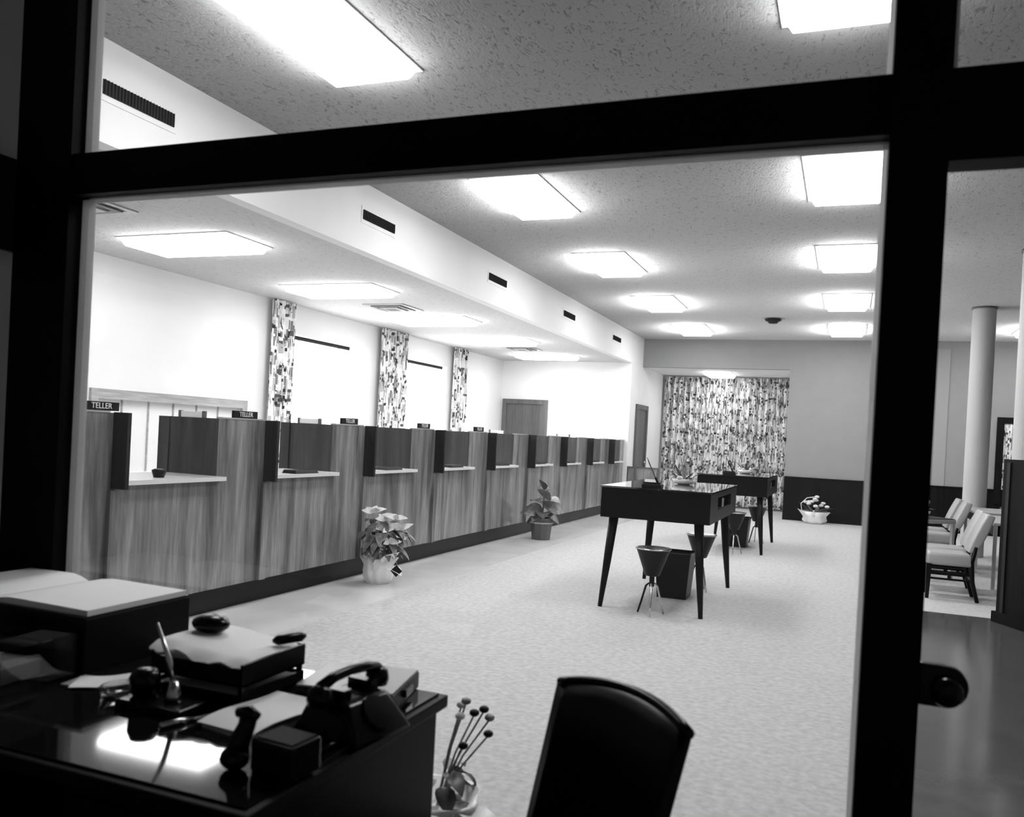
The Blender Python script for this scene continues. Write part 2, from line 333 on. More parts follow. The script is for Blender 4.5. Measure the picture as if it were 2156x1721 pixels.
# far window on the right with drape behind
e = struct(empty('window_4', (3.25, YF, .62)), 'dark framed window with patterned curtain on the far wall')
BX(-.62, .62, -.05, 0, 1.53, 1.65).build('frame_head', 'wains', e); BX(-.62, -.5, -.05, 0, 0, 1.53).build('frame_side', 'wains', e); BX(.5, .62, -.05, 0, 0, 1.53).build('frame_side', 'wains', e)
def drape(name, W, H, loc, rotz, amp, folds, parent=None, seed=0, gather=1.6, nz=2):
    mb = MB(); n = max(8, folds*8); uv = []; random.seed(seed); ph = [random.uniform(.7, 1.3) for _ in range(folds+2)]
    for j in range(nz+1):
        for i in range(n+1):
            t = i/n; k = t*folds; a = amp*ph[int(k)]
            z = H*j/nz; fl = 1+.25*(1-j/nz)
            mb.v.append((W*(t-.5), a*fl*math.sin(k*2*PI)+.3*a*math.sin(k*4.7+seed), z)); uv.append((t*W*gather+seed*1.37, z))
    for j in range(nz):
        for i in range(n): mb.f.append((j*(n+1)+i, j*(n+1)+i+1, (j+1)*(n+1)+i+1, (j+1)*(n+1)+i))
    m0 = len(mb.v)
    # back layer so that the cloth has thickness
    for v in list(mb.v): mb.v.append((v[0], v[1]+.006, v[2]))
    uv += uv
    for f in list(mb.f): mb.f.append(tuple(i+m0 for i in reversed(f)))
    mb.uv = uv
    return mb.build(name, 'drape', parent, loc, smooth=True, rotz=rotz)
drape('curtain', 1.0, 1.53, (0, -.03, 0), 0, .008, 6, e, seed=9)
tag(drape('curtain', 2.98, 3.02, (-2.70, YR-.15, .05), 0, .05, 22, seed=1, gather=1.35), 'floor length curtain with abstract print filling the far recess', 'curtain')
for k, (y0, y1, lab) in enumerate(((9.18, 9.68, 'printed drape panel nearest the wood framed service window'), (11.98, 12.86, 'widest printed drape panel between the two bright windows'), (14.74, 15.30, 'printed drape panel nearest the end wall door'))):
    tag(drape('printed_drape', y1-y0, 2.15, (XW+.11, (y0+y1)/2, .93), PI/2, .03, 4 if k != 1 else 6, seed=3+k), lab, 'curtain', 'printed drape panels beside the teller windows')
# ------------------------------------------------------------------ glass partition of the office
pt = struct(empty('wall_partition', (-1.2, YP, 0)), 'dark wood framed glass partition between office and lobby')
def pp(name, x0, x1, y0, y1, z0, z1, m='partition', label=None):
    o = BX(x0+1.2, x1+1.2, y0, y1, z0, z1).build(name, m, pt)
    if label: o['label'] = label
    return o
pp('post', -2.757, -2.50, -.05, .06, 0.005, ZC); pp('post', .055, .18, -.05, .06, 0.005, ZC)
pp('rail', -2.50, .055, -.04, .05, 2.20, 2.34); pp('rail', .18, XO1, -.04, .05, 2.13, 2.34)
pp('sill_rail', -2.50, .055, -.04, .05, 0.005, .34); pp('top_rail', -2.50, .055, -.04, .05, 3.62, ZC); pp('top_rail', .18, XO1, -.04, .05, 3.62, ZC)
pp('post', 1.28, XO1, -.05, .06, 0.005, 2.13)
for (x0, x1, z0, z1) in ((-2.50, .055, .34, 2.20), (-2.50, .055, 2.34, 3.62), (.18, XO1, 2.34, 3.62)):
    pp('pane', x0, x1, 0, .006, z0, z1, 'glass')
    pp('glazing_bead', x0, x0+.03 if x0 < -1 else x0+.012, .006, .035, z0, z1, 'bead', 'pale glazing bead'); pp('glazing_bead', x1-.012, x1, .006, .05, z0, z1, 'bead', 'pale glazing bead')
    pp('glazing_bead', x0, x1, .006, .05, z1-.006, z1, 'bead', 'pale glazing bead'); pp('glazing_bead', x0, x1, .006, .035, z0, z0+.008, 'bead', 'pale glazing bead')
hb = MB(); poly = []
for t in range(9): a = -PI/2+PI*t/8; poly.append((1.2+.235+.048*math.cos(a), .94+.048*math.sin(a)))
poly = [(1.2+.18, .892)] + poly + [(1.2+.18, .988)]
hd = hb.prism(poly, 'Y', -.03, -.005).build('door_handle', 'plastic', pt, bevel=.004); hd['label'] = 'dark rounded handle plate on the doorway post'
MB().lathe([(.0, 0), (.034, 0), (.034, .02), (.028, .032), (.01, .036)], n=20).build('knob', 'plastic', hd, smooth=True).matrix_local = Matrix.Translation((1.2+.237, -.03, .932)) @ Matrix.Rotation(PI/2, 4, 'X')

# ------------------------------------------------------------------ ceiling lights
def ceiling_light(name, cx, cy, z, lx, ly, m, label, group, drop=.075):
    e = tag(empty(name, (cx, cy, z)), label, 'ceiling light', group)
    fr = MB(); o = .022
    fr.box(-lx/2-o, lx/2+o, -ly/2-o, -ly/2, -.008, 0); fr.box(-lx/2-o, lx/2+o, ly/2, ly/2+o, -.008, 0)
    fr.box(-lx/2-o, -lx/2, -ly/2, ly/2, -.008, 0); fr.box(lx/2, lx/2+o, -ly/2, ly/2, -.008, 0); fr.build('frame', 'white', e)
    MB().taper((0, 0, -drop), (lx/2-.04, ly/2-.04), (0, 0, -.004), (lx/2-.002, ly/2-.002)).build('diffuser', m, e, bevel=.012)
    return e
ordn = ['nearest', 'second', 'third', 'fourth', 'farthest']
for k in range(5):
    cy = (4.11, 7.49, 10.54, 13.60, 16.75)[k]
    ceiling_light('ceiling_light', -2.91, cy, ZC, .61, 1.22, 'lampmain', ordn[k]+' bright fluorescent panel in the main ceiling row next to the soffit', 'fluorescent panels of the row beside the soffit')
    ceiling_light('ceiling_light', -.11, cy, ZC, .61, 1.22, 'lampmain', ordn[k]+' bright fluorescent panel in the main ceiling row nearest the right post', 'fluorescent panels of the row near the right post')
    ceiling_light('ceiling_light', -5.70, (6.25, 8.67, 11.15, 13.70, 16.17)[k], ZL, 1.22, .61, 'lamplow', ordn[k]+' wide fluorescent panel in the low ceiling over the tellers', 'fluorescent panels over the tellers')
ceiling_light('ceiling_light', 2.95, 16.75, ZC, .61, 1.22, 'lampmain', 'fluorescent panel cut by the right edge beyond the round column', None)
ceiling_light('ceiling_light', -2.78, 19.75, 3.10, .61, 1.1, 'lamprecess', 'single fluorescent panel in the recess above the long curtain', None)
# soffit vents, diffusers, speaker
for k, y0 in enumerate((3.82, 6.77, 9.73, 12.74, 15.78)):
    e = tag(empty('air_vent', (XS, y0+.3, 3.42)), ordn[k]+' slotted air vent on the soffit above the counter', 'vent', 'soffit air vents')
    BX(0, .006, -.315, .315, -.082, .075).build('frame', 'wall', e); BX(.006, .012, -.29, .29, -.045, .042).build('slot', 'slot', e)
    f = MB()
    for q in range(23): f.box(.012, .020, -.28+q*.0255-.002, -.28+q*.0255+.002, -.045, .042)
    f.build('fins', 'slot', e)
for k, (x, y, lab) in enumerate(((-5.66, 4.94, 'dark square air diffuser in the low ceiling at the left post'), (-5.75, 10.05, 'square air diffuser in the low ceiling before the third panel'), (-5.75, 14.92, 'square air diffuser in the low ceiling near the end wall'))):
    e = tag(empty('air_diffuser', (x, y, ZL)), lab, 'vent', 'low ceiling air diffusers')
    for j, s in enumerate((.30, .22, .14)):
        f = MB(); z0 = -.012-.012*j
        for (a0, a1, b0, b1) in ((-s, s, -s, -s+.06), (-s, s, s-.06, s), (-s, -s+.06, -s+.06, s-.06), (s-.06, s, -s+.06, s-.06)): f.box(a0, a1, b0, b1, z0, z0+.012)
        f.build('ring', 'greymetal' if j != 1 else 'signgrey', e)
    BX(-.08, .08, -.08, .08, -.034, 0).build('core', 'signgrey', e)
e = tag(empty('ceiling_speaker', (-1.30, 15.4, ZC)), 'small dark round fitting in the main ceiling near the far wall', 'speaker')
MB().lathe([(.05, -.09), (.07, -.085), (.10, -.05), (.13, -.045), (.15, -.01), (.15, 0)], n=24).build('cone', 'sign', e, smooth=True)
MB().lathe([(.17, -.008), (.19, -.006), (.19, 0)], n=24).build('trim_ring', 'greymetal', e)
# ------------------------------------------------------------------ columns
for x, y, lab in ((1.80, 14.34, 'tall round pale column standing behind the visitor chairs'), (1.80, 10.42, 'round pale column at the right edge behind the dark screen')):
    e = tag(empty('round_column', (x, y, 0)), lab, 'column', 'round lobby columns')
    MB().lathe([(.16, .006), (.16, 3.68)], n=40).build('shaft', 'column', e, smooth=False); MB().lathe([(.175, 3.68), (.175, ZC)], n=40).build('collar', 'signgrey', e)
    for p in e.children[0].data.polygons: p.use_smooth = len(p.vertices) == 4

# ------------------------------------------------------------------ teller counter
S = [4.16+1.516*k for k in range(9)]; EN = [s+.965 for s in S]
TOPZ, LZ = 1.47, 1.04
nth = ['first', 'second', 'third', 'fourth', 'fifth', 'sixth', 'seventh', 'eighth', 'ninth']
def panel_run(e, y0, y1, oy):
    BX(-.035, 0, y0-oy, y1-oy, .20, LZ-.04).build('front_panel', 'counter', e)
    BX(-.17, -.11, y0-oy, y1-oy, 0, .20).build('plinth', 'plinth', e)
e = tag(empty('teller_counter_end', (XC, YP+.14, 0)), 'tall blank wood panel at the left end of the teller counter', 'counter')
panel_run(e, YP+.14, S[0]-.08, YP+.14); BX(-.035, 0, 0, S[0]-YP-.22, LZ-.04, TOPZ).build('upper_panel', 'counter', e)
BX(-.06, .004, 0, S[0]-YP-.22, TOPZ, TOPZ+.012).build('cap', 'palewood', e)
for k in range(9):
    s, en = S[k], EN[k]; nx = S[k+1] if k < 8 else YE-.01
    e = tag(empty('teller_station', (XC, s, 0)), '%s wooden teller station from the left with an open service window' % nth[k], 'counter', 'teller stations')
    panel_run(e, s-.08, nx-(.08 if k < 8 else 0), s)
    BX(-.035, 0, en-s, nx-s-(.08 if k < 8 else 0), LZ-.04, TOPZ).build('pier_panel', 'counter', e)
    BX(-.035, 0, -.08, 0, LZ-.04, TOPZ).build('jamb_panel', 'counter', e)
    BX(-.06, .004, en-s, nx-s-(.08 if k < 8 else 0), TOPZ, TOPZ+.012).build('cap', 'palewood', e)
    BX(0, .12, -.05, -.02, LZ-.05, TOPZ+.005).build('wing', 'counterdark', e)
    BX(0, .03, -.075, .0, .20, LZ-.06).build('batten', 'counter', e)
    BX(-.55, .06, .0, en-s, LZ-.03, LZ).build('ledge', 'ledge', e)
    d = BX(-.50, -.035, en-s, en-s+.03, .2, TOPZ).build('divider', 'divider', e)
    BX(-.60, -.50, en-s-.01, en-s+.04, .2, TOPZ).build('divider_post', 'divider', e)
    BX(-.62, -.55, .0, en-s, 0, .95).build('back_cabinet', 'counter', e)
    if k:
        t = tag(MB().taper((0, 0, 0), (.07, .17), (0, 0, .03), (.06, .155)).build('change_tray', 'sign', None, (XC-.02, (s+en)/2, LZ), bevel=.004), 'small dark tray on the ledge of the %s teller station' % nth[k], 'tray', 'dark trays on the teller ledges')
t = tag(MB().lathe([(.02, 0), (.035, .0), (.045, .03), (.05, .05), (.03, .06)], n=14).build('paperweight', 'sign', None, (XC-.10, 4.62, LZ), smooth=True), 'small dark round weight on the ledge of the first station', 'paperweight')
# name signs
def text_mesh(body, size, depth=.001):
    cu = bpy.data.curves.new('lettering', 'FONT'); cu.body = body; cu.size = size; cu.align_x = 'CENTER'; cu.align_y = 'CENTER'; cu.extrude = depth
    o = bpy.data.objects.new('lettering', cu); C.objects.link(o); dg = bpy.context.evaluated_depsgraph_get()
    me = bpy.data.meshes.new_from_object(o.evaluated_get(dg)); bpy.data.objects.remove(o); me.materials.clear(); me.materials.append(MT['letter']); return me
TEL = text_mesh('TELLER', .05)
for k, (yy, lab) in enumerate(((4.03, 'black TELLER sign on the blank end panel nearest the left post'), (5.41, 'black TELLER sign on the pier after the first station'), (6.90, 'black TELLER sign on the pier after the second station'), (8.42, 'black TELLER sign on the pier after the third station'), (9.93, 'black TELLER sign on the pier after the fourth station'))):
    e = tag(empty('teller_sign', (XC-.03, yy, TOPZ+.012)), lab, 'sign', 'black teller name signs')
    MB().box(-.012, .012, -.14, .14, 0, .056).build('plate', 'sign', e, bevel=.004)
    o = bpy.data.objects.new('lettering', TEL); C.objects.link(o); o.parent = e; o.rotation_euler = (PI/2, 0, PI/2); o.location = (.0135, 0, .028)
for k, (st, lab) in enumerate(((0, 'pale name plate on the divider of the first station'), (1, 'pale name plate on the divider of the second station'), (4, 'pale name plate on the divider of the fifth station'), (6, 'pale name plate on the divider of the seventh station'))):
    e = tag(empty('name_plate', (XC-.30, EN[st]+.015, TOPZ)), lab, 'sign', 'pale name plates on the dividers')
    BX(-.10, .10, -.01, .01, 0, .045).build('plate', 'letter', e); BX(-.125, -.10, -.012, .012, 0, .05).build('end_block', 'signgrey', e); BX(.10, .125, -.012, .012, 0, .05).build('end_block', 'signgrey', e)
# swing gate at the far end of the counter
e = tag(empty('swing_gate', (-3.92, 17.50, 0)), 'low wood swing gate between the counter end and the recess', 'gate')
BX(-.30, .30, -.02, .02, .12, .90).build('gate_panel', 'counter', e); BX(-.33, .33, -.03, .03, .90, .93).build('gate_cap', 'trimwood', e); BX(-.33, -.30, -.03, .03, 0, .90).build('gate_post', 'trimwood', e); BX(.30, .33, -.03, .03, 0, .90).build('gate_post', 'trimwood', e)

# ------------------------------------------------------------------ check writing desks
def check_desk(label):
    e = tag(empty('check_desk'), label, 'table', 'stand-up check desks')
    X, Y, z0, z1 = .47, .885, .79, 1.05
    BX(-X, X, -Y, -Y+.025, z0, z1).build('front_panel', 'black', e); BX(-X, X, Y-.025, Y, z0, z1).build('front_panel', 'black', e)
    BX(-X, X, -Y+.025, Y-.025, z0, z0+.02).build('bottom_panel', 'black', e)
    for sx in (-1, 1):
        xs = (X-.025, X) if sx > 0 else (-X, -X+.025); m = MB()
        m.box(*xs, -Y+.025, Y-.025, z0+.02, z0+.10); m.box(*xs, -Y+.025, Y-.025, z1-.05, z1); m.box(*xs, -Y+.025, -.45, z0+.10, z1-.05); m.box(*xs, .45, Y-.025, z0+.10, z1-.05)
        m.build('side_panel', 'black', e)
        for yy in (-.45, 0, .45): BX(*((xs[0]-.22, xs[0]) if sx > 0 else (xs[1], xs[1]+.22)), yy-.006, yy+.006, z0+.10, z1-.05).build('pigeonhole_divider', 'black', e)
        BX(*((X-.20, X-.04) if sx > 0 else (-X+.04, -X+.20)), .05, .26, z0+.02, z0+.17).build('slip_stack', 'paper', e)
    BX(-X-.01, X+.01, -Y-.01, Y+.01, z1, z1+.014).build('top', 'tabletop', e)
    for sx in (-1, 1):
        for sy in (-1, 1):
            MB().tube([(sx*(X-.10), sy*(Y-.09), z0), (sx*(X-.07), sy*(Y-.05), .4), (sx*(X-.035), sy*(Y-.01), .006)], [.042, .034, .019], 14).build('leg', 'black', e, smooth=True)
    return e
cd1 = check_desk('nearer black check desk with glass top and splayed legs'); cd1.location = (-1.50, 8.10, 0)
cd2 = dup(cd1); cd2.location = (-1.44, 12.87, 0); cd2['label'] = 'farther black check desk in front of the long curtain'
ZT = 1.064
def pen_set(name, loc, label):
    e = tag(empty(name, loc), label, 'pen holder', 'pen holders on the check desks')
    MB().box(-.085, .085, -.06, .06, 0, .035).build('base', 'sign', e, bevel=.006)
    BX(-.075, .075, -.045, -.03, .035, .05).build('card_rail', 'sign', e)
    MB().tube([(.05, 0, .03), (.02, 0, .09)], [.012, .009], 8).build('pen_socket', 'plastic', e); MB().tube([(.03, 0, .07), (-.05, .03, .22), (-.07, .04, .26)], [.006, .005, .002], 8).build('pen', 'plastic', e)
    return e
pen_set('desk_pen_set', (-1.55, 7.34, ZT), 'dark pen holder on the front edge of the nearer check desk')
pen_set('desk_pen_set', (-1.50, 12.15, ZT), 'dark pen holder on the front edge of the farther check desk')
def spiky(name, loc, label, seed):
    e = tag(empty(name, loc), label, 'flowers', 'low arrangements on the check desks'); random.seed(seed)
    MB().lathe([(.05, 0), (.09, .01), (.12, .05), (.11, .055), (.08, .03)], n=18).build('bowl', 'foil', e, smooth=True)
    for k in range(14):
        a = random.uniform(0, 2*PI); r = random.uniform(.4, 1.1); L = random.uniform(.14, .26)
        MB().leaf((.03*math.cos(a), .03*math.sin(a), .035), (math.cos(a)*r, math.sin(a)*r, random.uniform(.3, .9)), L, .03, .2).build('leaf', 'leaf', e)
    for k in range(6):
        a = k*PI/3+.3; MB().ball((.10*math.cos(a), .10*math.sin(a), .065), (.03, .03, .022), 8, 5).build('blossom', 'bract', e, smooth=True)
    return e
spiky('flower_bowl', (-1.46, 8.35, ZT), 'low spiky flower arrangement on the nearer check desk', 3); spiky('flower_bowl', (-1.38, 13.1, ZT), 'low spiky flower arrangement on the farther check desk', 5)
def bin_(loc, label, rz=0):
    e = tag(empty('waste_basket', loc, rz), label, 'bin', 'black waste baskets')
    m = MB(); m.taper((0, 0, 0), (.135, .135), (0, 0, .42), (.165, .165)); m.f.pop(1); m.build('body', 'darkmetal', e)
    f = MB()
    for (a, b_, c, d) in ((-.17, .17, -.17, -.155), (-.17, .17, .155, .17), (-.17, -.155, -.155, .155), (.155, .17, -.155, .155)): f.box(a, b_, c, d, .41, .43)
    f.build('rim', 'plastic', e)
    MB().taper((0, 0, .012), (.13, .13), (0, 0, .38), (.155, .155)).build('liner', 'slot', e)
    return e
bin_((-1.46, 8.13, .006), 'square black waste basket under the nearer check desk'); bin_((-1.42, 12.82, .006), 'square black waste basket under the farther check desk')
def ashstand(loc, label, rz=0):
    e = tag(empty('ash_stand', loc, rz), label, 'ashtray', 'cone ash stands on tripod legs')
    MB().lathe([(.05, .33), (.062, .335), (.14, .55), (.145, .56), (.13, .56), (.125, .545)], n=28).build('bowl', 'darkmetal', e, smooth=True)
    MB().lathe([(.122, .53), (.122, .545)], n=28).build('sand', 'ash', e); MB().lathe([(.148, .555), (.152, .56), (.148, .567), (.125, .565)], n=28).build('rim', 'metal', e, smooth=True)
    MB().tube([(0, 0, .33), (0, 0, .24)], .022, 12).build('stem', 'darkmetal', e)
    for k in range(3):
        a = k*2*PI/3+.4; c, s_ = math.cos(a), math.sin(a)
        MB().tube([(.0, 0, .255), (.03*c, .03*s_, .262), (.055*c, .055*s_, .24), (.095*c, .095*s_, .10), (.125*c, .125*s_, .004)], [.009, .009, .009, .009, .008], 8).build('leg', 'metal' if k != 1 else 'darkmetal', e, smooth=True)
    return e
ashstand((-1.47, 7.13, .006), 'cone ash stand on tripod legs in front of the nearer waste basket', .3); ashstand((-1.30, 8.60, .006), 'cone ash stand behind the nearer waste basket', .9)
ashstand((-1.36, 11.85, .006), 'cone ash stand half hidden in front of the farther waste basket', .2); ashstand((-1.22, 13.45, .006), 'cone ash stand behind the farther waste basket', 1.4)

# ------------------------------------------------------------------ plants
def foil_pot(e, r, h, m, seed, flare=1.5):
    random.seed(seed)
    MB().lathe([(r*.75, 0), (r*.95, h*.25), (r, h*.55), (r*.95, h*.8), (r*flare, h*1.1), (r*flare*.97, h*1.12), (r*.85, h*.85)], n=48,
               mod=lambda a, i: 1+(.05 if i < 4 else .16)*math.sin(a*(11 if i < 4 else 7)+i)).build('foil_wrap', m, e, smooth=True)
    MB().lathe([(r*.8, h*.7), (r*.8, h*.78)], n=20).build('soil', 'soil', e)
e = tag(empty('potted_poinsettia', (-4.06, 7.06, 0)), 'bushy plant with white bracts in white foil on the tile floor', 'plant')
foil_pot(e, .145, .22, 'foil', 2, 1.12); random.seed(12)
for k in range(5):
    a = k*2*PI/5; MB().tube([(.03*math.cos(a), .03*math.sin(a), .15), (.07*math.cos(a), .07*math.sin(a), .35), (.12*math.cos(a), .12*math.sin(a), .55)], [.009, .008, .006], 6).build('stem', 'leafmid', e)
for k in range(60):
    a = random.uniform(0, 2*PI); z = random.uniform(.26, .60); r = random.uniform(.05, .15)
    MB().leaf((r*math.cos(a), r*math.sin(a), z), (math.cos(a), math.sin(a), random.uniform(-.1, .6)), random.uniform(.18, .27)*(.5 if math.cos(a) < -.2 else 1), random.uniform(.07, .10), random.uniform(1.2, 2.2), .2).build('leaf', 'leaf' if random.random() < .7 else 'leafmid', e, smooth=True)
for (cx, cy, cz) in ((.19, -.06, .62), (.15, -.12, .52), (.21, .0, .44), (.10, -.08, .60), (.24, -.04, .52), (-.06, -.05, .66), (.17, -.12, .40)):
    for q in range(6):
        a = q*PI/3+cz*9; MB().leaf((cx, cy, cz), (math.cos(a), math.sin(a), random.uniform(.3, 1.2)), random.uniform(.09, .14), .06, random.uniform(.3, 1.0), .15, upv=(.3, -.7, .6)).build('bract', 'bract', e, smooth=True)
bow = MB().leaf((.10, -.05, .18), (.8, -.2, .9), .22, .20, .3, .3).leaf((.12, -.08, .16), (1, -.4, .2), .24, .15, .6, .3).build('bow', 'foil', e, smooth=True)
tg = MB().prism([(0, -.055), (.055, 0), (0, .055), (-.055, 0)], 'Y', -.002, .002).build('gift_tag', 'sign', e, (.28, -.16, .16), rotz=.3); tg['label'] = 'dark diamond gift tag'
e = tag(empty('potted_rubber_plant', (-3.98, 11.45, 0)), 'broad leaved plant in a dark faceted pot beside the counter', 'plant')
MB().lathe([(.135, 0), (.165, .30), (.17, .31), (.155, .31), (.15, .27)], n=10).build('pot', 'foildark', e); MB().lathe([(.168, .23), (.172, .24), (.168, .25)], n=10).build('ribbon', 'greymetal', e); MB().lathe([(.145, .24), (.145, .28)], n=10).build('soil', 'soil', e)
MB().tube([(0, 0, .26), (.02, 0, .5), (.01, .01, .74)], [.014, .012, .008], 8).build('stem', 'leaf', e)
random.seed(4)
for k, (az, z, L, W, el, m) in enumerate(((-.3, .52, .27, .19, .55, 'leafmid'), (.4, .48, .28, .18, .15, 'leafmid'), (-.9, .6, .25, .17, .9, 'leafmid'), (2.6, .5, .26, .15, .55, 'leaf'), (3.4, .42, .30, .13, .25, 'leaf'), (2.0, .62, .24, .13, 1.1, 'leaf'), (-1.7, .70, .2, .12, 1.8, 'leaf'), (-2.4, .4, .26, .14, .3, 'leaf'), (-1.2, .38, .24, .16, .2, 'leaf'), (.1, .36, .26, .15, -.1, 'leaf'), (3.0, .32, .26, .12, .0, 'leaf'), (1.2, .45, .25, .16, .4, 'leaf'), (-2.0, .33, .2, .13, .1, 'leafmid'))):
    MB().leaf((.01, 0, z), (math.cos(az), math.sin(az), el), L*1.12, W*1.4, .8, .3, upv=((.3, -.8, .45) if k % 3 else (.1, -.2, .9)), n=7).build('leaf', m, e, smooth=True)
e = tag(empty('flower_basket', (-.53, 18.08, .006)), 'low basket of white flowers in pale wrap by the dark wainscot', 'flowers')
MB().lathe([(.17, 0), (.22, .06), (.20, .14), (.27, .24), (.25, .24), (.18, .14)], n=40, mod=lambda a, i: 1+.1*math.sin(a*6+i)).build('wrap', 'foil', e, smooth=True)
MB().tube([(-.24, -.05, .2), (-.27, -.06, .38), (-.16, -.03, .5), (.0, 0, .53)], .008, 6).build('handle', 'white', e); random.seed(8)
MB().leaf((-.16, -.14, .06), (-.5, -.3, 1), .3, .22, .5, .3).build('ribbon', 'foil', e, smooth=True)
for k in range(26):
    a = random.uniform(0, 2*PI); MB().leaf((.08*math.cos(a), .08*math.sin(a), .2), (math.cos(a), math.sin(a), random.uniform(.4, 1.6)), random.uniform(.2, .36), .05, random.uniform(.4, 1.2)).build('leaf', 'leaf', e)
for k in range(11):
    a = random.uniform(0, 2*PI); r = random.uniform(.03, .26); MB().ball((r*math.cos(a), r*math.sin(a)-.05, .50-r*.6+random.uniform(-.04, .06)), (.05, .05, .03), 9, 5).build('blossom', 'bract', e, smooth=True)
e = tag(empty('potted_flowers', (-1.20, 2.54, .006)), 'button flowers on thin stems in pale wrap beside the desk end', 'flowers')
MB().lathe([(.10, 0), (.12, .12), (.11, .2), (.15, .26), (.135, .26), (.10, .2)], n=36, mod=lambda a, i: 1+.1*math.sin(a*5+i)).build('wrap', 'foil', e, smooth=True)
MB().leaf((.10, -.05, .24), (1, -.1, .35), .20, .12, 1.6, .3).build('ribbon', 'foil', e, smooth=True); random.seed(21)
for (dx, dy, z, m) in ((.09, 0, .575, 'leafmid'), (.125, -.01, .545, 'sign'), (.15, .01, .555, 'sign'), (.175, .0, .535, 'leafmid'), (.165, .02, .475, 'sign'), (.08, -.02, .53, 'bract'), (.06, .03, .55, 'bract'), (.10, -.03, .44, 'sign')):
    st = MB().tube([(0, 0, .2), (dx*.5, dy*.5, .2+(z-.2)*.6), (dx, dy, z)], .0035, 6).build('stem', 'leafmid', e); MB().ball((dx, dy, z+.006), (.017, .017, .012), 10, 6).build('blossom', m, e, smooth=True)
for k in range(16):
    a = random.uniform(0, 2*PI); MB().leaf((.04*math.cos(a), .04*math.sin(a), random.uniform(.2, .36)), (math.cos(a), math.sin(a), random.uniform(.0, .8)), random.uniform(.09, .15), .07, 1.4).build('leaf', 'leaf', e, smooth=True)

# ------------------------------------------------------------------ visitor seating on the right
def visitor_chair(label):     # faces -X, origin at the middle of the seat on the floor
    e = tag(empty('visitor_chair'), label, 'chair', 'pale upholstered visitor chairs')
    def cushion(v0, name):
        o = v0.build(name, 'whitevinyl', e, smooth=True, bevel=.0)
        return o
    MB().taper((0, 0, .35), (.215, .225), (0, 0, .475), (.205, .215)).build('seat', 'whitevinyl', e, bevel=.03, smooth=True)
    b = MB(); n = 6
    for i in range(n+1):
        t = i/n; x = .20+.16*t; z = .50+.40*t; th = .035+.012*math.sin(PI*t); w_ = .215-.02*abs(t-.5)
        b.v += [(x-th, -w_, z), (x+th, -w_, z-.02), (x+th, w_, z-.02), (x-th, w_, z)]
    for i in range(n):
        for k in range(4): b.f.append((i*4+k, i*4+(k+1) % 4, i*4+4+(k+1) % 4, i*4+4+k))
    b.f += [(3, 2, 1, 0), (n*4, n*4+1, n*4+2, n*4+3)]
    b.build('backrest', 'whitevinyl', e, bevel=.018, smooth=True)
    for sy in (-1, 1):
        MB().taper((-.19, sy*.195, 0), (.016, .016), (-.185, sy*.195, .36), (.026, .026)).build('leg', 'legdark', e)
        MB().tube([(.27, sy*.195, 0), (.215, sy*.195, .2), (.20, sy*.195, .40), (.235, sy*.195, .56)], [.019, .024, .027, .02], 8).build('leg', 'legdark', e, smooth=True)
        for z in (.20, .26): MB().box(-.18, .21, sy*.195-.009, sy*.195+.009, z, z+.02).build('stretcher', 'legdark', e)
        BX(-.01, .02, sy*.195-.008, sy*.195+.008, .22, .26).build('stretcher_block', 'legdark', e)
    BX(.19, .21, -.18, .18, .22, .24).build('stretcher', 'legdark', e)
    return e
vc = visitor_chair('nearest pale upholstered chair on the right with its dark legs in view'); vc.location = (1.03, 9.94, .006)
for x, y, lab in ((1.06, 10.55, 'pale upholstered chair directly behind the nearest one'), (1.12, 12.35, 'third pale chair from the front, beyond the small pale-edged table'), (1.12, 13.1, 'farthest pale chair, its back beside the round column')):
    c = dup(vc); c.location = (x, y, .006); c['label'] = lab
def pale_desk(loc, label, lx, ly, rz=0):
    e = tag(empty('office_desk', loc, rz), label, 'desk', 'desks behind the visitor chairs')
    MB().box(-lx/2, lx/2, -ly/2, ly/2, .72, .75).build('top', 'whitevinyl', e, bevel=.005); BX(-lx/2+.03, lx/2-.03, -ly/2+.05, ly/2-.05, .60, .72).build('drawer_box', 'black', e)
    BX(.05, lx/2-.05, -ly/2+.08, ly/2-.08, .12, .60).build('pedestal', 'black', e)
    for sx in (-1, 1):
        for sy in (-1, 1): BX(sx*(lx/2-.03)-.018, sx*(lx/2-.03)+.018, sy*(ly/2-.03)-.018, sy*(ly/2-.03)+.018, 0, .72).build('leg', 'metal', e)
    return e
pale_desk((2.05, 11.55, .006), 'pale topped desk with metal legs right behind the near visitor chairs', .98, 1.45); pale_desk((2.10, 13.36, .006), 'pale topped desk in front of the tall round column', .95, 1.2)
e = tag(empty('side_table', (.80, 11.45, .006), -.9), 'small table with pale edge between the two pairs of chairs', 'table')
MB().box(-.40, .40, -.25, .25, .67, .72).build('top', 'whitevinyl', e, bevel=.006); BX(-.39, .39, -.24, .24, .72, .728).build('inset', 'black', e)
for sx in (-1, 1):
    for sy in (-1, 1): BX(sx*.375-.018, sx*.375+.018, sy*.225-.018, sy*.225+.018, 0, .67).build('leg', 'greymetal', e)
e = tag(empty('flower_bunch', (.90, 11.65, .734)), 'pale flowers in a dish on the small pale-edged table', 'flowers'); random.seed(6)
MB().lathe([(.05, 0), (.09, .02), (.10, .05), (.08, .04)], n=16).build('dish', 'foil', e, smooth=True)
for k in range(13): MB().ball((random.uniform(-.09, .09), random.uniform(-.08, .08), .06+random.uniform(0, .13)), (.03, .03, .028), 8, 5).build('blossom', 'bract', e, smooth=True)
for k in range(10): a = k*.63; MB().leaf((0, 0, .04), (math.cos(a), math.sin(a), .8), .16, .04, .8).build('leaf', 'leaf', e)
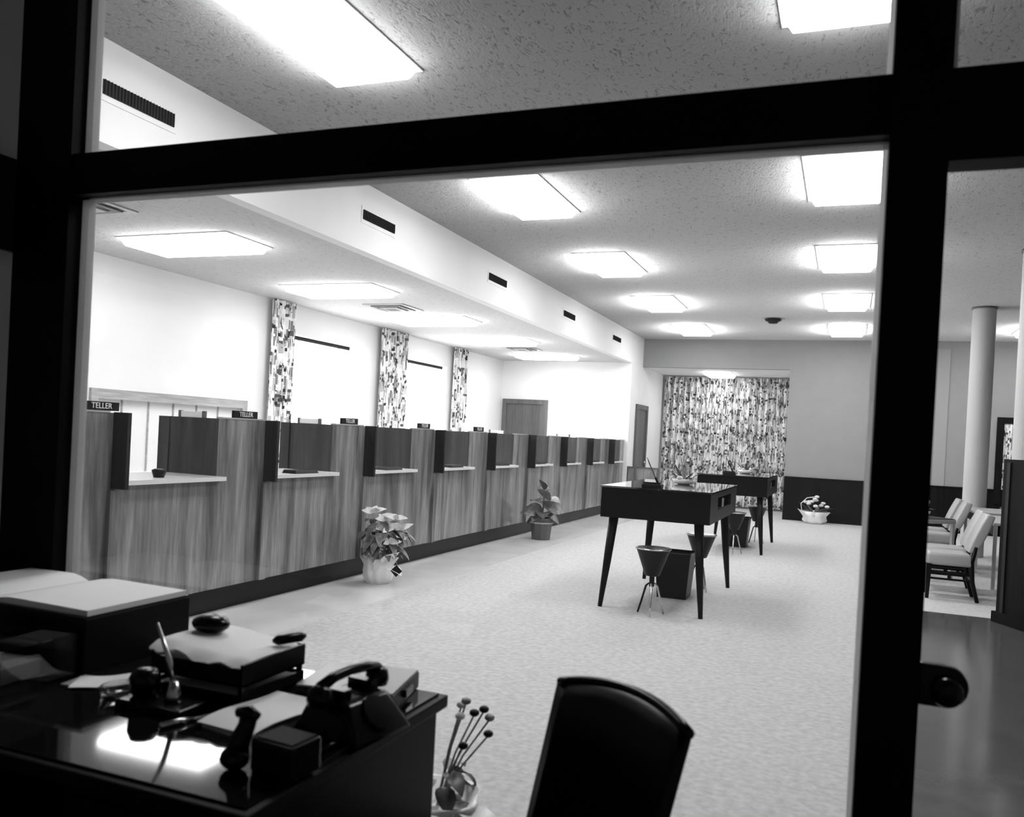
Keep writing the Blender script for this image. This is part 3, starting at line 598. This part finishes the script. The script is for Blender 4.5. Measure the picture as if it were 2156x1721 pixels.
e = tag(empty('flower_bunch', (1.86, 11.30, .756)), 'dark leafy arrangement with curled blooms on the near desk', 'flowers'); random.seed(7)
MB().lathe([(.06, 0), (.10, .03), (.09, .08), (.07, .06)], n=16).build('dish', 'foildark', e, smooth=True)
for k in range(22): a = random.uniform(0, 2*PI); MB().leaf((0, 0, .10), (math.cos(a), math.sin(a), random.uniform(.3, 1.3)), random.uniform(.12, .24), .06, .8).build('leaf', 'leaf' if k % 3 else 'leafmid', e)
for k in range(4): MB().leaf((0, 0, .1), (-.35+.15*k, -.1, 1), .46-.06*k, .04, .1).build('spike_leaf', 'leaf', e)
for k in range(7): MB().ball((random.uniform(-.14, .14), random.uniform(-.12, .12), random.uniform(.1, .2)), .03, 8, 5).build('blossom', 'leafmid', e, smooth=True)
e = tag(empty('wood_screen', (1.32, 8.76, 0), -1.08), 'dark wood screen cut off by the right edge of the picture', 'screen')
BX(0, 1.3, 0, .06, .10, 1.47).build('panel', 'wains', e); BX(-.02, 1.32, -.03, .09, .004, .10).build('base', 'wains', e); BX(.06, .10, -.012, 0, .10, 1.44).build('edge_strip', 'counterdark', e)

# ------------------------------------------------------------------ the office desk and what lies on it
DX0, DX1, DY0, DY1, DZ = -2.64, -.975, 1.27, 2.11, .75
e = tag(empty('office_desk', ((DX0+DX1)/2, (DY0+DY1)/2, .005)), 'large black desk with glossy glass top in the dark foreground', 'desk')
hx, hy = (DX1-DX0)/2, (DY1-DY0)/2
MB().box(-hx, hx, -hy, hy, DZ-.045, DZ-.011).build('top', 'desk', e, bevel=.006); MB().box(-hx+.02, hx-.02, -hy+.02, hy-.02, DZ-.011, DZ-.005).build('glass_sheet', 'desktop', e, bevel=.001)
for sx in (-1, 1):
    px = sx*(hx-.25); BX(px-.23, px+.23, -hy+.03, hy-.03, .08, DZ-.045).build('pedestal', 'desk', e)
    BX(px-.20, px+.20, -hy+.06, hy-.06, 0, .08).build('pedestal_base', 'desk', e)
    for q in range(3): d = BX(px-.21, px+.21, -hy+.015, -hy+.03, .10+q*.2, .28+q*.2).build('drawer', 'desk', e); BX(px-.05, px+.05, -hy, -hy+.015, .185+q*.2, .20+q*.2).build('handle', 'metal', d)
BX(-hx+.48, hx-.48, hy-.06, hy-.04, .2, DZ-.045).build('modesty_panel', 'desk', e)
ZD = DZ
# ledger box with an open ledger
e = tag(empty('file_box', (-2.24, 1.93, ZD)), 'black file box at the back left of the desk under the open ledger', 'box')
MB().box(-.36, .34, -.19, .21, 0, .148).build('body', 'black', e, bevel=.005); BX(-.34, .32, -.193, -.19, .02, .13).build('front_label_panel', 'black', e)
e = tag(empty('open_ledger', (-2.24, 1.94, ZD+.148)), 'large open ledger with white pages on the black file box', 'book')
BX(-.355, .335, -.20, .20, 0, .005).build('cover', 'sign', e)
def page_stack(x0, x1, sgn):
    m = MB(); n = 8; vs = []
    for i in range(n+1):
        t = i/n; x = x0+(x1-x0)*t; z = .006+.020*math.sin(min(1, (t if sgn > 0 else 1-t)*3.2)*PI/2)*(1-.25*(t if sgn > 0 else 1-t))
        vs += [(x, -.185, .005), (x, .19, .005), (x, -.185, z), (x, .19, z)]
    for i in range(n):
        a = i*4; b_ = a+4; m.f += [(a+2, b_+2, b_+3, a+3), (a, a+1, b_+1, b_), (a, b_, b_+2, a+2), (a+1, a+3, b_+3, b_+1)]
    m.f += [(0, 2, 3, 1), (n*4, n*4+1, n*4+3, n*4+2)]; m.v = vs; return m
page_stack(-.345, -.08, -1).build('left_pages', 'paper', e, smooth=False); page_stack(-.075, .33, 1).build('right_pages', 'paper', e, smooth=False)
# two tier letter tray
e = tag(empty('letter_tray', (-1.50, 1.85, ZD), .0), 'black two-tier letter tray overflowing with papers', 'tray')
def tray(z, h, nm):
    m = MB(); m.box(-.145, .145, -.13, .13, z, z+.006); m.box(-.145, -.137, -.13, .13, z, z+h); m.box(.137, .145, -.13, .13, z, z+h); m.box(-.137, .137, .122, .13, z, z+h); m.box(-.137, .137, -.13, -.122, z, z+h*.8); return m.build(nm, 'black', e)
tray(.004, .032, 'lower_tray'); tray(.052, .056, 'upper_tray')
for sx in (-1, 1):
    for sy in (-1, 1): BX(sx*.135-.006, sx*.135+.006, sy*.12-.006, sy*.12+.006, 0, .055).build('post', 'plastic', e)
BX(-.125, .125, -.115, .115, .012, .028).build('lower_papers', 'paper2', e)
pm = MB(); random.seed(3); n = 10
for i in range(n+1):
    for j in range(n+1):
        u, v = i/n, j/n; x = -.155+.29*u+.01*v; yy = -.14+.275*v; z = .118+.008*math.sin(u*5+1)+.006*math.sin(v*4)
        if v < .09: z -= .012+.010*math.sin(u*14)
        if u > .93: z -= .012
        pm.v.append((x, yy, z))
for i in range(n):
    for j in range(n): pm.f.append((i*(n+1)+j, i*(n+1)+j+1, (i+1)*(n+1)+j+1, (i+1)*(n+1)+j))
m0 = len(pm.v); pm.v += [(a, b_, c-.004) for a, b_, c in pm.v]; pm.f += [tuple(q+m0 for q in reversed(f)) for f in pm.f]
tag(pm.build('paper_sheet', 'paper', None, (-1.50, 1.86, ZD), smooth=True), 'crumpled white sheets draped over the letter tray', 'paper')
tag(BX(-.125, .125, -.105, .105, 0, .042).build('paper_stack', 'paper', None, (-1.50, 1.85, ZD+.058)), 'stack of white papers inside the upper letter tray', 'paper')
tag(MB().ball((0, 0, .0), (.055, .045, .026), 14, 8).build('paperweight', 'plastic', None, (-1.595, 1.88, ZD+.152), smooth=True), 'dark rounded lump on the papers at the back of the tray', 'paperweight')
tag(MB().tube([(-.05, 0, 0), (-.035, 0, .0), (.035, 0, .0), (.05, 0, .0)], [.006, .014, .014, .006], 12).build('stamp_roller', 'plastic', None, (-1.372, 1.93, ZD+.131), smooth=True, rotz=1.2), 'small dark roller on the right rim of the letter tray', 'stamp')
# desk pen set in front of the tray
e = tag(empty('desk_pen_set', (-1.52, 1.635, ZD)), 'dark pen stand with an upright pen in front of the letter tray', 'pen holder')
MB().box(-.10, .10, -.055, .06, 0, .022).build('base', 'plastic', e, bevel=.005); MB().lathe([(.02, .02), (.034, .03), (.038, .065), (.03, .085), (.012, .09)], (-.06, 0, 0), n=18).build('inkwell', 'plastic', e, smooth=True)
MB().lathe([(.022, .02), (.018, .04), (.01, .07)], (.03, 0, 0), n=14).build('pen_socket', 'metal', e, smooth=True)
MB().tube([(.03, 0, .055), (.012, .0, .12), (-.03, 0, .205)], [.006, .007, .003], 8).build('pen', 'metal', e, smooth=True)
e = tag(empty('ashtray', (-1.66, 1.65, ZD)), 'small clear glass ashtray beside the loose papers', 'ashtray')
MB().lathe([(.045, 0), (.055, .005), (.058, .03), (.048, .03), (.04, .012)], n=20).build('dish', 'clear', e, smooth=True)
for k in range(3): a = k*2.1; BX(-.01, .01, -.006, .006, .026, .034).build('rest', 'clear', e, (.052*math.cos(a), .052*math.sin(a), 0), rotz=a)
m = MB()
for (x0, rz, dz) in ((0, 0, 0),):
    n = 6
    for i in range(n+1):
        t = i/n; m.v += [(-.085+.17*t, -.05, .004+.03*max(0, t-.5)**1.2), (-.085+.17*t, .05, .004+.03*max(0, t-.4)**1.2)]
    for i in range(n): m.f.append((2*i, 2*i+2, 2*i+3, 2*i+1))
    q = len(m.v); m.v += [(a, b_, c-.002) for a, b_, c in m.v]; m.f += [tuple(z+q for z in reversed(f)) for f in m.f]
tag(m.build('paper_slip', 'paper', None, (-1.775, 1.71, ZD+.003), rotz=.55), 'bent white slip lying left of the ashtray', 'paper')
tag(BX(-.06, .06, -.045, .045, 0, .002).build('paper_slip', 'paper2', None, (-1.82, 1.70, ZD), rotz=.15), 'greyish slip under the bent white slip', 'paper')
e = tag(empty('clear_tray', (-2.06, 1.58, ZD), .1), 'smoky clear plastic holder with papers at the left edge', 'tray')
m = MB(); m.box(-.17, .17, -.12, .12, .002, .008); m.box(-.17, -.164, -.12, .12, .008, .115); m.box(.164, .17, -.12, .12, .008, .115); m.box(-.164, .164, .114, .12, .008, .115); m.box(-.164, .164, -.12, -.114, .008, .09); m.build('holder', 'smoke', e)
BX(-.14, .10, -.10, .08, .010, .05).build('papers', 'paper2', e); MB().box(-.172, .172, -.004, .004, .112, .122).build('brace', 'clear', e)
# letter opener and blotter tray
e = tag(empty('letter_opener', (-1.395, 1.60, ZD), 1.3), 'shiny thin letter opener lying before the tray', 'letter opener')
MB().tube([(-.085, 0, .008), (-.03, 0, .008), (.0, 0, .006)], [.008, .007, .004], 8).build('handle', 'metal', e, smooth=True); MB().prism([(0, -.006), (.10, -.002), (.11, 0), (.10, .002), (0, .006)], 'Z', .003, .006).build('blade', 'metal', e)
e = tag(empty('document_case', (-1.17, 1.965, ZD), .2), 'flat dark case with glossy top at the back right of the desk', 'case')
MB().box(-.13, .13, -.12, .12, 0, .044).build('body', 'black', e, bevel=.004); MB().box(-.127, .127, -.117, .117, .044, .05).build('lid', 'caselid', e, bevel=.002)
BX(.13, .14, -.03, .03, .015, .035).build('clasp', 'plastic', e)
# telephone
e = tag(empty('telephone', (-1.045, 1.735, ZD), 1.45), 'black desk telephone with its handset across the cradle', 'telephone')
MB().taper((0, 0, 0), (.105, .10), (0, .015, .085), (.075, .055)).build('body', 'plastic', e, bevel=.012, smooth=True)
MB().lathe([(.045, 0), (.042, .012), (.01, .014)], n=24).build('dial', 'plastic', e, (0, -.062, .05)).rotation_euler = (.9, 0, 0)
for sx in (-1, 1):
    BX(sx*.05-.014, sx*.05+.014, -.02, .05, .08, .108).build('cradle', 'plastic', e)
hs = MB().tube([(-.105, .015, .120), (-.06, .015, .134), (0, .015, .138), (.06, .015, .134), (.105, .015, .120)], [.014, .013, .012, .013, .014], 10).build('handset', 'plastic', e, smooth=True)
for sx in (-1, 1): MB().lathe([(.026, -.035), (.030, -.02), (.026, .0), (.012, .012)], (sx*.105, .015, .115), n=18).build('handset_cup', 'plastic', hs, smooth=True)
MB().tube([(-.10, .0, .02), (-.14, .01, .008), (-.16, -.01, .008), (-.15, -.04, .008), (-.10, -.05, .015)], .006, 8).build('cord', 'plastic', e, smooth=True)
# note pad
e = tag(empty('note_pad', (-1.255, 1.68, ZD), -.15), 'thick white note pad with curled sheets in front of the telephone', 'paper')
BX(-.08, .08, -.115, .115, 0, .012).build('pad', 'paper2', e); m = MB(); n = 8
for i in range(n+1):
    t = i/n; z = .013+.022*(1-t)**2*t*3+.012*t**3; m.v += [(-.088, -.122+.25*t, z), (.088, -.122+.25*t, z+.006)]
for i in range(n): m.f.append((2*i, 2*i+1, 2*i+3, 2*i+2))
q = len(m.v); m.v += [(a, b_, c-.002) for a, b_, c in m.v]; m.f += [tuple(z+q for z in reversed(f)) for f in m.f]
m.build('top_sheet', 'paper', e, smooth=True)
# dictation machine
e = tag(empty('dictation_machine', (-1.037, 1.455, ZD), -.1), 'black box machine with an upright curved handset near the desk front', 'dictation machine')
MB().box(-.05, .062, -.042, .048, .004, .072).build('body', 'plastic', e, bevel=.008); BX(-.04, .052, -.034, .04, .072, .075).build('top_plate', 'darkplate', e)
for sx in (-1, 1): BX(sx*.035-.01, sx*.035+.01, -.04, .045, 0, .004).build('foot', 'plastic', e)
MB().tube([(-.085, -.04, .022), (-.082, -.036, .06), (-.072, -.03, .09), (-.070, -.028, .108)], [.026, .022, .018, .019], 12).build('microphone', 'plastic', e, smooth=True)
MB().tube([(-.098, -.03, .110), (-.07, -.028, .117), (-.05, -.025, .106)], [.010, .014, .012], 10).build('microphone_head', 'plastic', e, smooth=True)
MB().ball((-.086, -.045, .024), (.032, .03, .024), 14, 8).build('microphone_base', 'plastic', e, smooth=True)
# ------------------------------------------------------------------ foreground chair
e = tag(empty('office_chair', (-.30, 1.62, .005), 0), 'black leather office chair with arched back in the foreground', 'chair')
def P3(x, y, z): return Vector((x+.30, y-1.62, z-.005))
A, B = P3(-.62, 1.98, .885), P3(-.262, 1.715, .90)
d = Vector((B.x-A.x, B.y-A.y, 0)).normalized(); nrm = Vector((-d.y, d.x, 0))   # nrm points out of the back of the chair
nrm = nrm if nrm.x+nrm.y > 0 else -nrm
m = MB(); nu, nv = 14, 10; W_ = (B-A).length
def backpt(u, v, s):
    taper = 1-.10*(1-v); cx = (u-.5)*W_*taper+W_*.5
    arch = .03*(1-(2*u-1)**2) if v > .99 else .03*(1-(2*u-1)**2)*v
    bow = .035*(1-(2*u-1)**2)
    z = A.z+(B.z-A.z)*u-.02-.50*(1-v)+arch
    edge = min(1, 6*min(u, 1-u)+.0)*min(1, 5*(1-v)+.15)
    return A+d*cx+nrm*(bow+s*(.008+.018*edge)-.13*(1-v))+Vector((0, 0, z-A.z))
for s in (-1, 1):
    o = len(m.v)
    for i in range(nu+1):
        for j in range(nv+1): m.v.append(tuple(backpt(i/nu, j/nv, s)))
    for i in range(nu):
        for j in range(nv):
            f = (o+i*(nv+1)+j, o+(i+1)*(nv+1)+j, o+(i+1)*(nv+1)+j+1, o+i*(nv+1)+j+1); m.f.append(f if s > 0 else tuple(reversed(f)))
K = (nu+1)*(nv+1)
for i in range(nu): m.f.append((i*(nv+1)+nv, (i+1)*(nv+1)+nv, K+(i+1)*(nv+1)+nv, K+i*(nv+1)+nv)); m.f.append((i*(nv+1), (i+1)*(nv+1), K+(i+1)*(nv+1), K+i*(nv+1)))
for j in range(nv): m.f.append((j, j+1, K+j+1, K+j)); m.f.append((nu*(nv+1)+j, nu*(nv+1)+j+1, K+nu*(nv+1)+j+1, K+nu*(nv+1)+j))
m.build('backrest', 'leather', e, smooth=True)
tp = [backpt(i/nu, 1, 0)+Vector((0, 0, .002)) for i in range(nu+1)]
MB().tube(tp, .012, 8).build('top_piping', 'leather', e, smooth=True)
mid = (A+B)/2; fwd = -nrm if (-nrm).x < 0 or True else nrm
fdir = -nrm
sc = mid+fdir*.30; sc.z = 0
ang = math.atan2(d.y, d.x)
st = MB().box(-.22, .22, -.21, .21, .40, .48).build('seat', 'leather', e, sc, bevel=.03, smooth=True, rotz=ang)
for sx in (-1, 1):
    for sy in (-1, 1): MB().tube([(sx*.18, sy*.17, .41), (sx*.2, sy*.19, 0)], [.024, .015], 10).build('leg', 'legdark', e, sc, rotz=ang)
